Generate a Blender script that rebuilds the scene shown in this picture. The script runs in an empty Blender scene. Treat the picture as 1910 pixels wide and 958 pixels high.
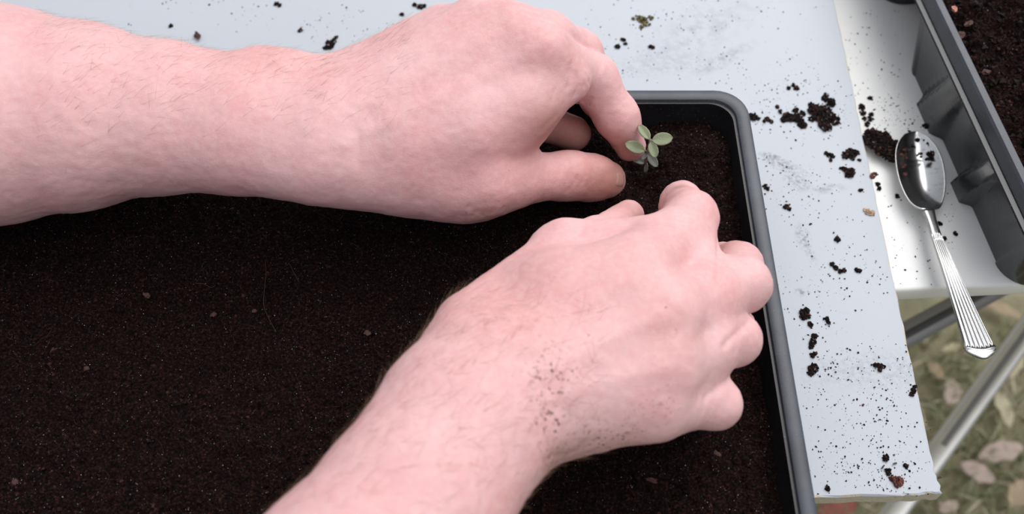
import bpy, bmesh, math, random
import numpy as np
from mathutils import Vector, Matrix, Quaternion
PI = math.pi
random.seed(7); RNG = np.random.default_rng(11)
SC = bpy.context.scene; COL = SC.collection
# ------------------------------------------------------------------ camera
PITCH = math.radians(33.0); DIST = 0.50; FPX = 1857.0
CAM = np.array([0.0, -DIST*math.sin(PITCH), DIST*math.cos(PITCH)])
FWD = np.array([0.0, math.sin(PITCH), -math.cos(PITCH)]); UPV = np.array([0.0, math.cos(PITCH), math.sin(PITCH)]); RGT = np.array([1.0, 0, 0])
cd = bpy.data.cameras.new('camera'); cam = bpy.data.objects.new('camera', cd); COL.objects.link(cam)
cam.location = CAM; cam.rotation_euler = (PITCH, 0, 0)
cd.sensor_width = 36; cd.lens = 36*FPX/1910; cd.clip_start = 0.01
cd.dof.use_dof = True; cd.dof.focus_distance = 0.445; cd.dof.aperture_fstop = 9
SC.camera = cam
# ------------------------------------------------------------------ sky, sun, exposure
W = bpy.data.worlds.new('overcast_sky'); SC.world = W; W.use_nodes = True
nt = W.node_tree; nt.nodes.clear()
o = nt.nodes.new('ShaderNodeOutputWorld'); bg = nt.nodes.new('ShaderNodeBackground')
tc = nt.nodes.new('ShaderNodeTexCoord'); sp = nt.nodes.new('ShaderNodeSeparateXYZ'); cr = nt.nodes.new('ShaderNodeValToRGB')
nt.links.new(tc.outputs['Generated'], sp.inputs[0]); nt.links.new(sp.outputs['Z'], cr.inputs[0])
cr.color_ramp.elements[0].position = 0.0; cr.color_ramp.elements[0].color = (.16, .17, .15, 1)
cr.color_ramp.elements[1].position = 0.75; cr.color_ramp.elements[1].color = (.93, .97, 1.06, 1)
e = cr.color_ramp.elements.new(.25); e.color = (.5, .53, .56, 1)
nt.links.new(cr.outputs[0], bg.inputs[0]); bg.inputs[1].default_value = 0.56
nt.links.new(bg.outputs[0], o.inputs[0])
ad = bpy.data.lights.new('added_area_light', 'AREA'); al = bpy.data.objects.new('added_area_light', ad); COL.objects.link(al)  # area lamp added to make the light fall off across the arms
ad.shape = 'DISK'; ad.size = 1.0; ad.energy = 7.6; ad.color = (1.0, .985, .965); al.location = (.50, .62, .88)
al.rotation_euler = (Vector(al.location)-Vector((.10, 0, .05))).to_track_quat('Z', 'Y').to_euler()
sd = bpy.data.lights.new('sun_through_cloud', 'SUN'); sun = bpy.data.objects.new('sun_through_cloud', sd); COL.objects.link(sun)
sd.energy = .75; sd.angle = math.radians(60); sd.color = (1.0, .985, .965); sun.rotation_euler = Vector((.28, -.06, .95)).to_track_quat('Z', 'Y').to_euler()
vs = SC.view_settings; vs.view_transform = 'Standard'; vs.look = 'None'; vs.gamma = 1; vs.use_curve_mapping = False; vs.exposure = 0.34
# ------------------------------------------------------------------ helpers
def at(px, py, zc):
    """point in the room (m) seen at photo position px, py when it lies zc centimetres above the board"""
    d = FWD*FPX + RGT*(px-955) - UPV*(py-479)
    return CAM + d*((zc/100-CAM[2])/d[2])
def photo(V):
    v = V-CAM; w = v@FWD
    return 955+FPX*(v@RGT)/w, 479-FPX*(v@UPV)/w, w
def tag(o, label=None, cat=None, group=None, kind=None):
    if label: o['label'] = label
    if cat: o['category'] = cat
    if group: o['group'] = group
    if kind: o['kind'] = kind
    return o
def empty(name, loc=(0, 0, 0), rz=0):
    o = bpy.data.objects.new(name, None); COL.objects.link(o); o.location = loc; o.rotation_euler = (0, 0, rz); o.empty_display_size = .02
    return o
def link(name, me, parent=None, mats=()):
    o = bpy.data.objects.new(name, me); COL.objects.link(o)
    for m in mats: me.materials.append(m)
    if parent: o.parent = parent
    return o
def mesh(name, V, Fc, mats=(), parent=None, smooth=False, mi=None):
    me = bpy.data.meshes.new(name)
    V = np.asarray(V, dtype=np.float64)
    me.from_pydata(V.tolist(), [], Fc if isinstance(Fc, list) else Fc.tolist())
    if smooth: me.polygons.foreach_set('use_smooth', [True]*len(me.polygons))
    if mi is not None: me.polygons.foreach_set('material_index', mi)
    me.update()
    return link(name, me, parent, mats)
def vattr(o, name, vals):
    a = o.data.attributes.new(name, 'FLOAT', 'POINT'); a.data.foreach_set('value', np.asarray(vals, dtype=np.float32))
def cattr(o, name, cols):
    a = o.data.attributes.new(name, 'FLOAT_COLOR', 'POINT')
    c = np.ones((len(cols), 4), np.float32); c[:, :3] = cols; a.data.foreach_set('color', c.ravel())
def _h(ix, iy, iz, s):
    n = (ix.astype(np.int64)*374761393 + iy.astype(np.int64)*668265263 + iz.astype(np.int64)*2147483647 + s*974634777) & 0x7fffffff
    n = ((n ^ (n >> 13))*1274126177) & 0x7fffffff
    n = ((n ^ (n >> 16))*668265263) & 0x7fffffff
    return (n ^ (n >> 15))/float(0x7fffffff)
def vnoise(P, s=0):
    i = np.floor(P).astype(np.int64); f = P-i; f = f*f*(3-2*f); r = 0
    for a in (0, 1):
        for b in (0, 1):
            for c in (0, 1):
                w = (f[:, 0] if a else 1-f[:, 0])*(f[:, 1] if b else 1-f[:, 1])*(f[:, 2] if c else 1-f[:, 2])
                r = r+w*_h(i[:, 0]+a, i[:, 1]+b, i[:, 2]+c, s)
    return r*2-1
def fbm(P, oct=3, s=0):
    r = 0; a = 1
    for k in range(oct): r = r+a*vnoise(P*2**k, s+k); a *= .5
    return r
# ------------------------------------------------------------------ materials
class N:
    def __init__(s, name):
        s.m = bpy.data.materials.new(name); s.m.use_nodes = True; s.t = s.m.node_tree; s.b = s.t.nodes['Principled BSDF']
    def n(s, t, **k):
        x = s.t.nodes.new('ShaderNode'+t)
        for a, v in k.items(): setattr(x, a, v)
        return x
    def l(s, a, b): s.t.links.new(a, b)
    def set(s, **k):
        for a, v in k.items():
            i = s.b.inputs[a.replace('_', ' ')]
            i.default_value = (*v, 1) if isinstance(v, tuple) and len(v) == 3 and i.type == 'RGBA' else v
        return s
    def pos(s): return s.n('NewGeometry').outputs['Position']
    def noise(s, scale, detail=3, rough=.55, vec=None):
        x = s.n('TexNoise'); x.inputs['Scale'].default_value = scale; x.inputs['Detail'].default_value = detail; x.inputs['Roughness'].default_value = rough
        s.l(vec or s.pos(), x.inputs['Vector']); return x.outputs['Fac']
    def ramp(s, fac, *st):
        x = s.n('ValToRGB'); e = x.color_ramp.elements
        while len(e) < len(st): e.new(.5)
        for q, (p, c) in zip(e, st): q.position = p; q.color = (*c, 1) if isinstance(c, tuple) else (c, c, c, 1)
        s.l(fac, x.inputs[0]); return x.outputs[0]
    def mix(s, fac, a, b, mode='MIX'):
        x = s.n('Mix', data_type='RGBA', blend_type=mode)
        for sock, v in ((x.inputs[0], fac), (x.inputs[6], a), (x.inputs[7], b)):
            if isinstance(v, (int, float)): sock.default_value = v if sock.type == 'VALUE' else (v, v, v, 1)
            elif isinstance(v, tuple): sock.default_value = (*v, 1)
            else: s.l(v, sock)
        return x.outputs[2]
    def math(s, op, a, b=0.0):
        x = s.n('Math', operation=op)
        for k, v in enumerate((a, b)):
            if isinstance(v, (int, float)): x.inputs[k].default_value = v
            else: s.l(v, x.inputs[k])
        return x.outputs[0]
    def attr(s, name, out='Fac'):
        x = s.n('Attribute'); x.attribute_name = name; return x.outputs[out]
    def col(s, c): s.l(c, s.b.inputs['Base Color']); return s
    def bump(s, h, strength=.3, dist=.001, prev=None):
        x = s.n('Bump'); x.inputs['Strength'].default_value = strength; x.inputs['Distance'].default_value = dist
        s.l(h, x.inputs['Height'])
        if prev: s.l(prev, x.inputs['Normal'])
        s.l(x.outputs[0], s.b.inputs['Normal']); return x.outputs[0]

m = N('skin').set(Roughness=.52, Subsurface_Weight=.22, Subsurface_Scale=.006, Specular_IOR_Level=.32)
m.b.inputs['Subsurface Radius'].default_value = (1.0, .35, .22)
pale = m.mix(m.ramp(m.noise(38, 4, .6), (.35, 0.0), (.68, 1.0)), (.80, .49, .49), (.76, .405, .41))
red = m.mix(m.math('MULTIPLY', m.attr('red'), .85), pale, (.68, .315, .30))
mott = m.mix(m.ramp(m.noise(420, 2, .6), (.42, 0.0), (.62, 1.0)), red, (.84, .60, .56)); fin = m.mix(.22, red, mott)
dm = m.math('MULTIPLY', m.attr('dirt'), m.ramp(m.noise(620, 3, .65), (.572, 0.0), (.64, 1.0)))
fin = m.mix(dm, fin, (.10, .045, .032))
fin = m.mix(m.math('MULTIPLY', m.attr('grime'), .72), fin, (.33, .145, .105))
m.col(fin)
vo = m.n('TexVoronoi', feature='DISTANCE_TO_EDGE'); vo.inputs['Scale'].default_value = 850; m.l(m.pos(), vo.inputs['Vector'])
b1 = m.bump(m.ramp(vo.outputs['Distance'], (0, 0.0), (.25, 1.0)), .10, .0005)
m.bump(m.noise(500, 3), .18, .0006, b1); SKIN = m.m
NAIL = N('fingernail').set(Roughness=.32, Base_Color=(.44, .245, .205), Subsurface_Weight=.15, Subsurface_Scale=.003).m
HAIR = N('arm_hair').set(Roughness=.5, Base_Color=(.34, .20, .13)).m
def plastic(name, base, spec, rough):
    m = N(name).set(Roughness=rough, Specular_IOR_Level=spec)
    d = m.ramp(m.noise(1300, 2), (.66, 0.0), (.74, 1.0)); d2 = m.ramp(m.noise(60, 4), (.4, 0.0), (.75, 1.0))
    m.col(m.mix(m.math('MULTIPLY', d, .3), m.mix(d2, base, tuple(c*1.5 for c in base)), (.30, .31, .33)))
    m.bump(m.noise(700, 2), .12, .0004); return m.m
RIMP = plastic('black_plastic_rim', (.050, .055, .067), .5, .45)
TRAYP = plastic('black_plastic', (.010, .0105, .012), .5, .40)
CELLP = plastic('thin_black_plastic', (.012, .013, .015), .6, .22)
m = N('compost').set(Roughness=.95, Specular_IOR_Level=.06)
c = m.ramp(m.noise(900, 3, .7), (.30, (.0024, .0014, .0013)), (.50, (.0080, .0043, .0039)), (.63, (.028, .0115, .0098)), (.76, (.085, .032, .026)))
m.col(c); m.bump(m.noise(1500, 3, .7), .7, .0012); SOIL = m.m
m = N('soil_grain').set(Roughness=.7, Specular_IOR_Level=.12); m.col(m.attr('tone', 'Color')); GRAIN = m.m
def barkm(name, c1, c2):
    m = N(name).set(Roughness=.75); m.col(m.mix(m.noise(700, 3), c1, c2)); m.bump(m.noise(1200, 3), .6, .0008); return m.m
BARK = barkm('reddish_bark', (.035, .014, .010), (.095, .036, .026)); PALEBARK = barkm('pale_bark', (.42, .28, .18), (.62, .48, .36))
FIBRE = N('plant_fibre').set(Roughness=.6, Base_Color=(.052, .030, .023)).m
# painted board: flat pale blue grey paint with a few rubbed-in compost smears
m = N('pale_grey_paint').set(Roughness=.6, Specular_IOR_Level=.2)
p = m.pos(); base = m.mix(m.noise(9, 4), (.49, .512, .55), (.53, .557, .60))
base = m.mix(m.math('MULTIPLY', m.ramp(m.noise(260, 4, .7), (.58, 0.0), (.72, 1.0)), .12), base, (.38, .37, .35))
def smear(m, base, x, y, sx, sy, rot, amt, scale, c=(.12, .11, .10)):
    mp = m.n('Mapping', vector_type='TEXTURE'); m.l(m.pos(), mp.inputs['Vector'])
    mp.inputs['Location'].default_value = (x, y, 0); mp.inputs['Rotation'].default_value = (0, 0, rot); mp.inputs['Scale'].default_value = (sx, sy, 1)
    ln = m.n('VectorMath', operation='LENGTH'); m.l(mp.outputs[0], ln.inputs[0])
    f = m.ramp(ln.outputs['Value'], (.15, 1.0), (1.0, 0.0)); g = m.ramp(m.noise(scale, 4, .75), (.44, 0.0), (.60, 1.0))
    return m.mix(m.math('MULTIPLY', m.math('MULTIPLY', f, g), amt), base, c)
for px, py, sx, sy, rot, amt, sc in ((1462, 308, .016, .005, -.55, .8, 520), (1485, 338, .010, .006, -.7, .6, 520), (1535, 352, .016, .004, .1, .45, 160),
                                      (1497, 440, .005, .010, 0, .6, 520), (1510, 470, .003, .010, .2, .5, 520), (1495, 545, .005, .003, 0, .6, 300), (1440, 292, .008, .003, -.4, .7, 520),
                                      (1640, 690, .05, .012, .05, .25, 400), (1300, 60, .06, .02, .6, .22, 120), (1350, 110, .03, .006, .6, .35, 200), (1250, 120, .05, .012, .1, .2, 300)):
    q = at(px, py, 0); base = smear(m, base, q[0], q[1], sx, sy, rot, amt, sc)
m.col(base); m.bump(m.noise(300, 3), .06, .0005); PAINT = m.m
m = N('raw_board_edge').set(Roughness=.8); m.col(m.mix(m.noise(400, 4), (.66, .60, .49), (.52, .45, .34))); m.bump(m.noise(600, 3), .5, .001); EDGE = m.m
m = N('white_table_top').set(Roughness=.5, Specular_IOR_Level=.3); m.col(m.mix(m.noise(14, 3), (.88, .875, .85), (.92, .915, .90))); m.bump(m.noise(500, 2), .05, .0004); WHITE = m.m
m = N('grey_tube').set(Roughness=.38, Metallic=.75); m.col(m.mix(m.noise(40, 3), (.62, .61, .59), (.74, .73, .71))); TUBE = m.m
DARKSTRIPE = N('stripe_dark').set(Roughness=.5, Base_Color=(.05, .05, .052)).m
STRIPE = N('stripe_grey').set(Roughness=.5, Metallic=.1, Base_Color=(.21, .20, .20)).m
SHADETUBE = N('shaded_grey_tube').set(Roughness=.4, Metallic=.3, Base_Color=(.26, .255, .26)).m  # darker tube grey: shade under the table is put into the colour
m = N('steel').set(Roughness=.2, Metallic=1.0); m.col(m.mix(m.ramp(m.noise(500, 3), (.55, 0.0), (.7, 1.0)), (.58, .58, .575), (.46, .455, .45))); m.bump(m.noise(180, 2), .03, .0005); STEEL = m.m
def leafm(name, a, b):
    m = N(name).set(Roughness=.6, Subsurface_Weight=.1, Subsurface_Scale=.002); m.col(m.mix(m.noise(350, 3), a, b)); m.bump(m.noise(1500, 2), .4, .0004); return m.m
SAGE = leafm('sage_green_leaf', (.20, .245, .13), (.29, .325, .20)); SAGEDULL = leafm('grey_green_leaf', (.12, .135, .115), (.19, .21, .17))
STEM = leafm('purplish_stem', (.15, .11, .11), (.21, .17, .16))
m = N('lawn').set(Roughness=.9); m.col(m.ramp(m.noise(26, 5, .6), (.3, (.26, .235, .14)), (.5, (.36, .325, .20)), (.7, (.48, .42, .29)))); m.bump(m.noise(120, 3), .6, .01); LAWN = m.m
m = N('grass_blade').set(Roughness=.6); m.col(m.attr('tone', 'Color')); GRASS = m.m
def dryleaf(name, a, b):
    m = N(name).set(Roughness=.7); m.col(m.mix(m.noise(60, 4), a, b)); return m.m
DRY = [dryleaf('dry_leaf_pinkish', (.55, .42, .355), (.68, .54, .46)), dryleaf('dry_leaf_tan', (.45, .33, .21), (.58, .45, .30)), dryleaf('dry_leaf_straw', (.60, .52, .33), (.70, .62, .44)), dryleaf('dry_leaf_red', (.33, .10, .075), (.42, .16, .12))]
# ------------------------------------------------------------------ the ground far below the table
GZ = -0.72
def grid_mesh(name, x0, x1, y0, y1, nx, ny, zf, mats, parent=None):
    X, Y = np.meshgrid(np.linspace(x0, x1, nx), np.linspace(y0, y1, ny)); P = np.stack([X.ravel(), Y.ravel(), np.zeros(nx*ny)], 1)
    P[:, 2] = zf(P); i = np.arange(nx*ny).reshape(ny, nx)
    Fq = np.stack([i[:-1, :-1].ravel(), i[:-1, 1:].ravel(), i[1:, 1:].ravel(), i[1:, :-1].ravel()], 1)
    return mesh(name, P, Fq, mats, parent, True)
g = grid_mesh('ground', -3, 3, -3, 3, 160, 160, lambda P: GZ+.012*fbm(P*9, 3, 3), [LAWN]); tag(g, 'trodden lawn under the table', kind='structure')
# ------------------------------------------------------------------ white folding table
def box(bm, lo, hi, bev=0.0, seg=2):
    r = bmesh.ops.create_cube(bm, size=1); v = r['verts']; lo, hi = Vector(lo), Vector(hi)
    for q in v: q.co = Vector((lo[k]+(q.co[k]+.5)*(hi[k]-lo[k]) for k in range(3)))
    if bev:
        es = list({e for q in v for e in q.link_edges}); bmesh.ops.bevel(bm, geom=es, offset=bev, segments=seg, affect='EDGES', profile=.5)
def bmobj(name, bm, mats, parent=None, smooth=True):
    me = bpy.data.meshes.new(name); bm.to_mesh(me); bm.free()
    if smooth: me.polygons.foreach_set('use_smooth', [True]*len(me.polygons)); me.set_sharp_from_angle(angle=.7)
    return link(name, me, parent, mats)
TZ = -0.009
table = tag(empty('folding_table', (.195, -.0135, TZ), .055), 'white topped folding table with grey tube legs standing on the lawn', 'table')
def local(parent, p): return np.asarray(p)-np.array(parent.location)
bm = bmesh.new(); T0 = Vector(table.location)
box(bm, (-.62, -.0005, -.011), (.54, .575, 0), .002, 3); o = bmobj('tabletop', bm, [WHITE], table)
def tube_flat(name, a, b, w, t, mats, parent, groove=.0):
    """flat oval leg tube between two points, with a pressed groove along its broad side"""
    iv = (Matrix.Translation(table.location) @ Matrix.Rotation(.055, 4, 'Z')).inverted(); a, b = iv @ Vector(a), iv @ Vector(b); ax = (b-a).normalized()
    up = (Vector(CAM)-Vector(table.location)-(a+b)/2).normalized(); nrm = (up-ax*up.dot(ax)).normalized(); sd = ax.cross(nrm); n = 28; V = []; Fc = []
    for e in (a, b):
        for k in range(n):
            an = 2*PI*k/n; cx, cy = math.cos(an), math.sin(an)
            u = w/2*math.copysign(abs(cx)**.75, cx); v = t/2*math.copysign(abs(cy)**.6, cy)
            if groove and cy > 0 and abs(u) < w*.26: v -= groove
            V.append(e+sd*u+nrm*v)
    for k in range(n): Fc.append((k, (k+1) % n, n+(k+1) % n, n+k))
    Fc += [tuple(range(n-1, -1, -1)), tuple(range(n, 2*n))]
    o = mesh(name, [tuple(v) for v in V], Fc, mats, parent, True); o.data.set_sharp_from_angle(angle=.9); return o
A1, A2 = at(1985, 520, -38), at(1620, 1021, -46)
d = (A2-A1)/np.linalg.norm(A2-A1)
low = A2+d*.20; low[2] = max(low[2], GZ+.01)
lg = tube_flat('leg', A1-d*.06, A1+d*.47, .021, .013, [TUBE], table)
j = A1+(A2-A1)*.64; tube_flat('leg_stripe', A1, j, .0085, .0142, [STRIPE], table)  # darker grey strip along the upper part of the leg
B1, B2 = at(1905, 508, -20), at(1560, 694, -24)
tube_flat('crossbar', B1, B2, .0185, .013, [SHADETUBE], table)
tube_flat('crossbar_stripe', B1, B2, .0085, .0142, [STRIPE], table).data.materials[0] = DARKSTRIPE  # dark strip along the crossbar
for xa, xb, yy in ((.62, .40, .50), (-.40, -.20, .50), (-.40, -.20, .04)):
    tube_flat('leg', (xa, yy, TZ-.012), (xb, yy, GZ+.01), .022, .013, [TUBE], table)
# ------------------------------------------------------------------ painted board lying on the table
def board():
    L, R, Bk, Fr = -.62, .1915, .52, -.1236; n = 60; V = []; Fc = []; mi = []
    pts = []
    def run(a, b, k, jit):
        for q in range(k):
            t = q/k; p = np.array(a)*(1-t)+np.array(b)*t; pts.append((p[0]+random.gauss(0, jit), p[1]+random.gauss(0, jit)))
    run((L, Fr-.006), (R-.022, Fr), 90, .00022); run((R-.022, Fr), (R-.0042, Fr+.0016), 8, .00025); run((R-.0042, Fr+.0016), (R-.0052, Fr+.010), 6, .0004)
    run((R-.0052, Fr+.010), (R+.0117, Bk), 120, .00012); run((R+.0117, Bk), (L, Bk), 10, 0); run((L, Bk), (L, Fr-.006), 10, 0)
    k = len(pts)
    for z, ins in ((0, .0007), (-.0006, 0), (-.0083, 0), (-.009, .0006)):
        c = np.mean(pts, 0)
        for p in pts: V.append((p[0]+(ins if p[0] < c[0] else -ins), p[1]+(ins if p[1] < c[1] else -ins), z+(random.gauss(0, .00025) if z < -.0005 and z > -.0089 else 0)))
    Fc.append(tuple(range(k))); mi.append(0)
    for r in range(3):
        for q in range(k):
            a = r*k+q; b = r*k+(q+1) % k; Fc.append((a, a+k, b+k, b)); mi.append(0 if r == 0 and random.random() < .6 else 1)
    Fc.append(tuple(range(4*k-1, 3*k-1, -1))); mi.append(1)
    return tag(mesh('painted_board', V, Fc, [PAINT, EDGE], None, False, mi), 'pale blue-grey painted board with a raw cream edge, lying under the large seed tray', 'board')
board()
# ------------------------------------------------------------------ large black seed tray
def ring(x0, x1, y0, y1, r, z, seg=8):
    P = []
    for cx, cy, a0 in ((x1-r, y1-r, 0), (x0+r, y1-r, PI/2), (x0+r, y0+r, PI), (x1-r, y0+r, 1.5*PI)):
        for k in range(seg+1):
            a = a0+PI/2*k/seg; P.append((cx+r*math.cos(a), cy+r*math.sin(a), z))
    return P
def loft(name, rings, mats, parent, cap0=True, cap1=True):
    n = len(rings[0]); V = [p for r in rings for p in r]; Fc = []
    for k in range(len(rings)-1):
        for q in range(n): Fc.append((k*n+q, k*n+(q+1) % n, (k+1)*n+(q+1) % n, (k+1)*n+q))
    if cap0: Fc.append(tuple(range(n-1, -1, -1)))
    if cap1: Fc.append(tuple((len(rings)-1)*n+q for q in range(n)))
    o = mesh(name, V, Fc, mats, parent, True); o.data.set_sharp_from_angle(angle=.6); return o
TX0, TX1, TY0, TY1, TH = -.265, .1165, -.176, .0674, .050
tray = tag(empty('seed_tray', ((TX0+TX1)/2, (TY0+TY1)/2, 0)), 'large black plastic seed tray of dark compost under the two hands, rounded corner', 'tray')
def tr(i, r, z):
    c = np.array(tray.location); return [(p[0]-c[0], p[1]-c[1], p[2]) for p in ring(TX0+i, TX1-i, TY0+i, TY1-i, r, z)]
loft('tray_body', [tr(.019, .012, .0005), tr(.0175, .012, .0012), tr(.0072, .012, TH-.010), tr(.0070, .012, TH-.002), tr(.0084, .0115, TH-.002), tr(.0086, .0115, TH-.010), tr(.0170, .011, .004), tr(.0200, .011, .003)], [TRAYP], tray)
loft('rim', [tr(.0066, .013, TH-.003), tr(.0012, .0150, TH-.003), tr(.0010, .0152, TH-.0085), tr(.0000, .0160, TH-.0085), tr(.0002, .0158, TH-.002), tr(.0008, .0155, TH-.0007), tr(.0020, .0148, TH), tr(.0058, .0122, TH), tr(.0068, .0117, TH-.0006), tr(.0074, .0113, TH-.0022), tr(.0078, .0112, TH-.008)], [RIMP], tray, False, False)
# ------------------------------------------------------------------ compost in it
DENTS = [(at(1200, 330, 3.8), .016, .007), (at(1172, 300, 3.8), .013, .004), (at(1260, 400, 3.8), .014, .003), (at(1330, 500, 3.8), .02, .004)]
def soil_z(P):
    x, y = P[:, 0], P[:, 1]
    z = .0375+.0016*fbm(P*22, 2, 5)+.0016*fbm(P*95, 3, 9)+.0013*np.abs(vnoise(P*300, 23))+.0010*vnoise(P*520, 21)+.00045*vnoise(P*900, 22)
    z = z-.0045*np.clip((y-.038)/.016, 0, 1)-.0035*np.clip((x-.092)/.016, 0, 1)
    for c, r, dz in DENTS: z = z-dz*np.exp(-((x-c[0])**2+(y-c[1])**2)/r**2)
    c = at(1320, 255, 4); z = z+.0035*np.exp(-((x-c[0])**2+(y-c[1])**2)/.016**2)
    return z
def grains(name, P, S, C, mats, parent=None, flat=1.0, local_o=None):
    """thousands of crumbs as one mesh of jittered octahedra"""
    n = len(P); base = np.array([(1, 0, 0), (-1, 0, 0), (0, 1, 0), (0, -1, 0), (0, 0, 1), (0, 0, -1)], float)
    fq = np.array([(0, 2, 4), (2, 1, 4), (1, 3, 4), (3, 0, 4), (2, 0, 5), (1, 2, 5), (3, 1, 5), (0, 3, 5)])
    q = RNG.normal(size=(n, 4)); q /= np.linalg.norm(q, axis=1)[:, None]; w, x, y, z = q.T
    R = np.stack([1-2*(y*y+z*z), 2*(x*y-z*w), 2*(x*z+y*w), 2*(x*y+z*w), 1-2*(x*x+z*z), 2*(y*z-x*w), 2*(x*z-y*w), 2*(y*z+x*w), 1-2*(x*x+y*y)], 1).reshape(n, 3, 3)
    L = base[None]*RNG.uniform(.5, 1.25, (n, 6, 1))*RNG.uniform(.55, 1.3, (n, 1, 3))*np.asarray(S)[:, None, None]
    V = np.einsum('nij,nkj->nki', R, L); V[:, :, 2] *= flat; V = V+P[:, None, :]
    if local_o is not None: V = V-np.asarray(local_o)[None, None]
    Fa = (fq[None]+6*np.arange(n)[:, None, None]).reshape(-1, 3)
    o = mesh(name, V.reshape(-1, 3), Fa, mats, parent, False); cattr(o, 'tone', np.repeat(C, 6, 0)); return o
def soil_tones(n, pale=.03, brown=.2, k=1.0):
    C = np.tile(np.array([[.0075, .0045, .0042]]), (n, 1))*RNG.uniform(.4, 2.0, (n, 1)); u = RNG.random(n)
    b = u < brown; C[b] = np.array([.048, .0185, .0145])*RNG.uniform(.5, 1.7, (b.sum(), 1))
    p = u > 1-pale; C[p] = np.array([.40, .40, .43])*RNG.uniform(.3, 1.5, (p.sum(), 1)); return C*k  # pale grains: perlite bits, plus wet mineral glints put in as colour
so = grid_mesh('compost', TX0+.0088, TX1-.0088, TY0+.0088, TY1-.0088, 430, 270, soil_z, [SOIL]); tag(so, 'dark moist compost filling the large black tray', 'compost', kind='stuff')
n = 52000; P = np.stack([RNG.uniform(TX0+.010, TX1-.010, n), RNG.uniform(TY0+.010, TY1-.010, n), np.zeros(n)], 1)
S = .00022+.0009*RNG.random(n)**5; C = soil_tones(n, .115, .26); P[:, 2] = soil_z(P)+S*.3
pl = C[:, 0] > .055; S[pl] = RNG.uniform(.00009, .00022, pl.sum()); P[pl, 2] += .0003
grains('compost_crumbs', P, S, C, [GRAIN], so)
def fibres(name, starts, zf, parent, mat, rad=.00005, lmin=.004, lmax=.018, loc=None):
    V = []; Fc = []
    for (x, y) in starts:
        a = random.uniform(0, 2*PI); L = random.uniform(lmin, lmax); n = 7; cur = random.gauss(0, .5); pts = []
        for k in range(n):
            pts.append((x, y)); a += cur+random.gauss(0, .25); x += math.cos(a)*L/n; y += math.sin(a)*L/n
        Z = zf(np.array([(p[0], p[1], 0) for p in pts])); b = len(V); lift = random.uniform(.0003, .0012)
        for k, p in enumerate(pts):
            nx = pts[min(k+1, n-1)]; pv = pts[max(k-1, 0)]; t = Vector((nx[0]-pv[0], nx[1]-pv[1], 0)).normalized(); s = Vector((-t.y, t.x, 0))*rad
            c = Vector((p[0], p[1], Z[k]+lift)); V += [tuple(c+s), tuple(c-s), tuple(c+Vector((0, 0, rad*1.6)))]
        for k in range(n-1):
            for q in range(3): Fc.append((b+3*k+q, b+3*k+(q+1) % 3, b+3*k+3+(q+1) % 3, b+3*k+3+q))
    return mesh(name, V, Fc, [mat], parent)
fibres('compost_fibres', [(random.uniform(TX0+.02, TX1-.02), random.uniform(TY0+.02, TY1-.02)) for _ in range(190)], soil_z, so, FIBRE)
fibres('compost_fibres', [(random.uniform(TX0+.015, TX1-.015), random.uniform(TY0+.015, TY1-.015)) for _ in range(900)], soil_z, so, BARK, .00007, .0012, .0038)
def chip(name, px, py, zc, wpx, hpx, rot, mat, label, cat, group=None, thick=.45, zfun=None):
    c = at(px, py, zc)
    if zfun is not None: c[2] = zfun(np.array([c]))[0]
    s = 1/(FPX/((c-CAM)@FWD)); a, b = wpx*s/2, hpx*s/2
    bm = bmesh.new(); bmesh.ops.create_icosphere(bm, subdivisions=2, radius=1)
    V = np.array([v.co for v in bm.verts]); k = .82+.42*fbm(V*1.9+np.array([px, py, 0])*.37, 3, 4)
    for v, q, f in zip(bm.verts, V, k): v.co = Vector((q[0]*a*f, q[1]*b*f, q[2]*min(a, b)*thick*2*f*.6))
    o = bmobj(name, bm, [mat], None, False); o.location = Vector(c)+Vector((0, 0, min(a, b)*.25)); o.rotation_euler = (random.uniform(-.2, .2), random.uniform(-.2, .2), rot)
    return tag(o, label, cat, group)
CH = [(103, 655, 26, 16, 1.05, 'reddish bark chip, the long one, far left in the compost'), (166, 693, 14, 10, .2, 'small orange-brown bark chip right of the long chip at far left'),
      (262, 736, 22, 16, .6, 'dull brown bark chip below the small orange chip, left in the compost'), (275, 551, 16, 12, -.5, 'faint brown bark chip under the left forearm, left of centre'),
      (471, 578, 18, 9, .1, 'flat tan bark chip by the long pale fibre'), (398, 587, 16, 11, .3, 'pinkish bark chip left of the pale fibre'), (686, 622, 15, 13, .2, 'round pinkish bark chip nearest the right wrist'),
      (27, 898, 20, 14, -.7, 'brown bark chip in the bottom left corner of the compost'), (1338, 846, 14, 16, .8, 'reddish bark chip below the little finger near the tray edge'),
      (1218, 897, 26, 13, -.1, 'brown bark chip lying below the right wrist'), (1305, 313, 20, 12, .3, 'rusty bark chip right of the seedling'), (1300, 285, 16, 11, 1.0, 'rusty bark chip just above the other one right of the seedling'),
      (1120, 958, 22, 14, .4, 'bark chip at the bottom edge beside the right forearm'), (235, 440, 16, 10, 1.2, 'brown bark chip close under the left forearm'), (683, 517, 16, 10, .6, 'tan bark chip right of the pale fibre, centre of the compost')]
for px, py, w, h, r, lb in CH: chip('bark_chip', px, py, 3.8, w, h, r, BARK, lb, 'bark chip', 'bark chips in the compost', .4, soil_z)
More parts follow.
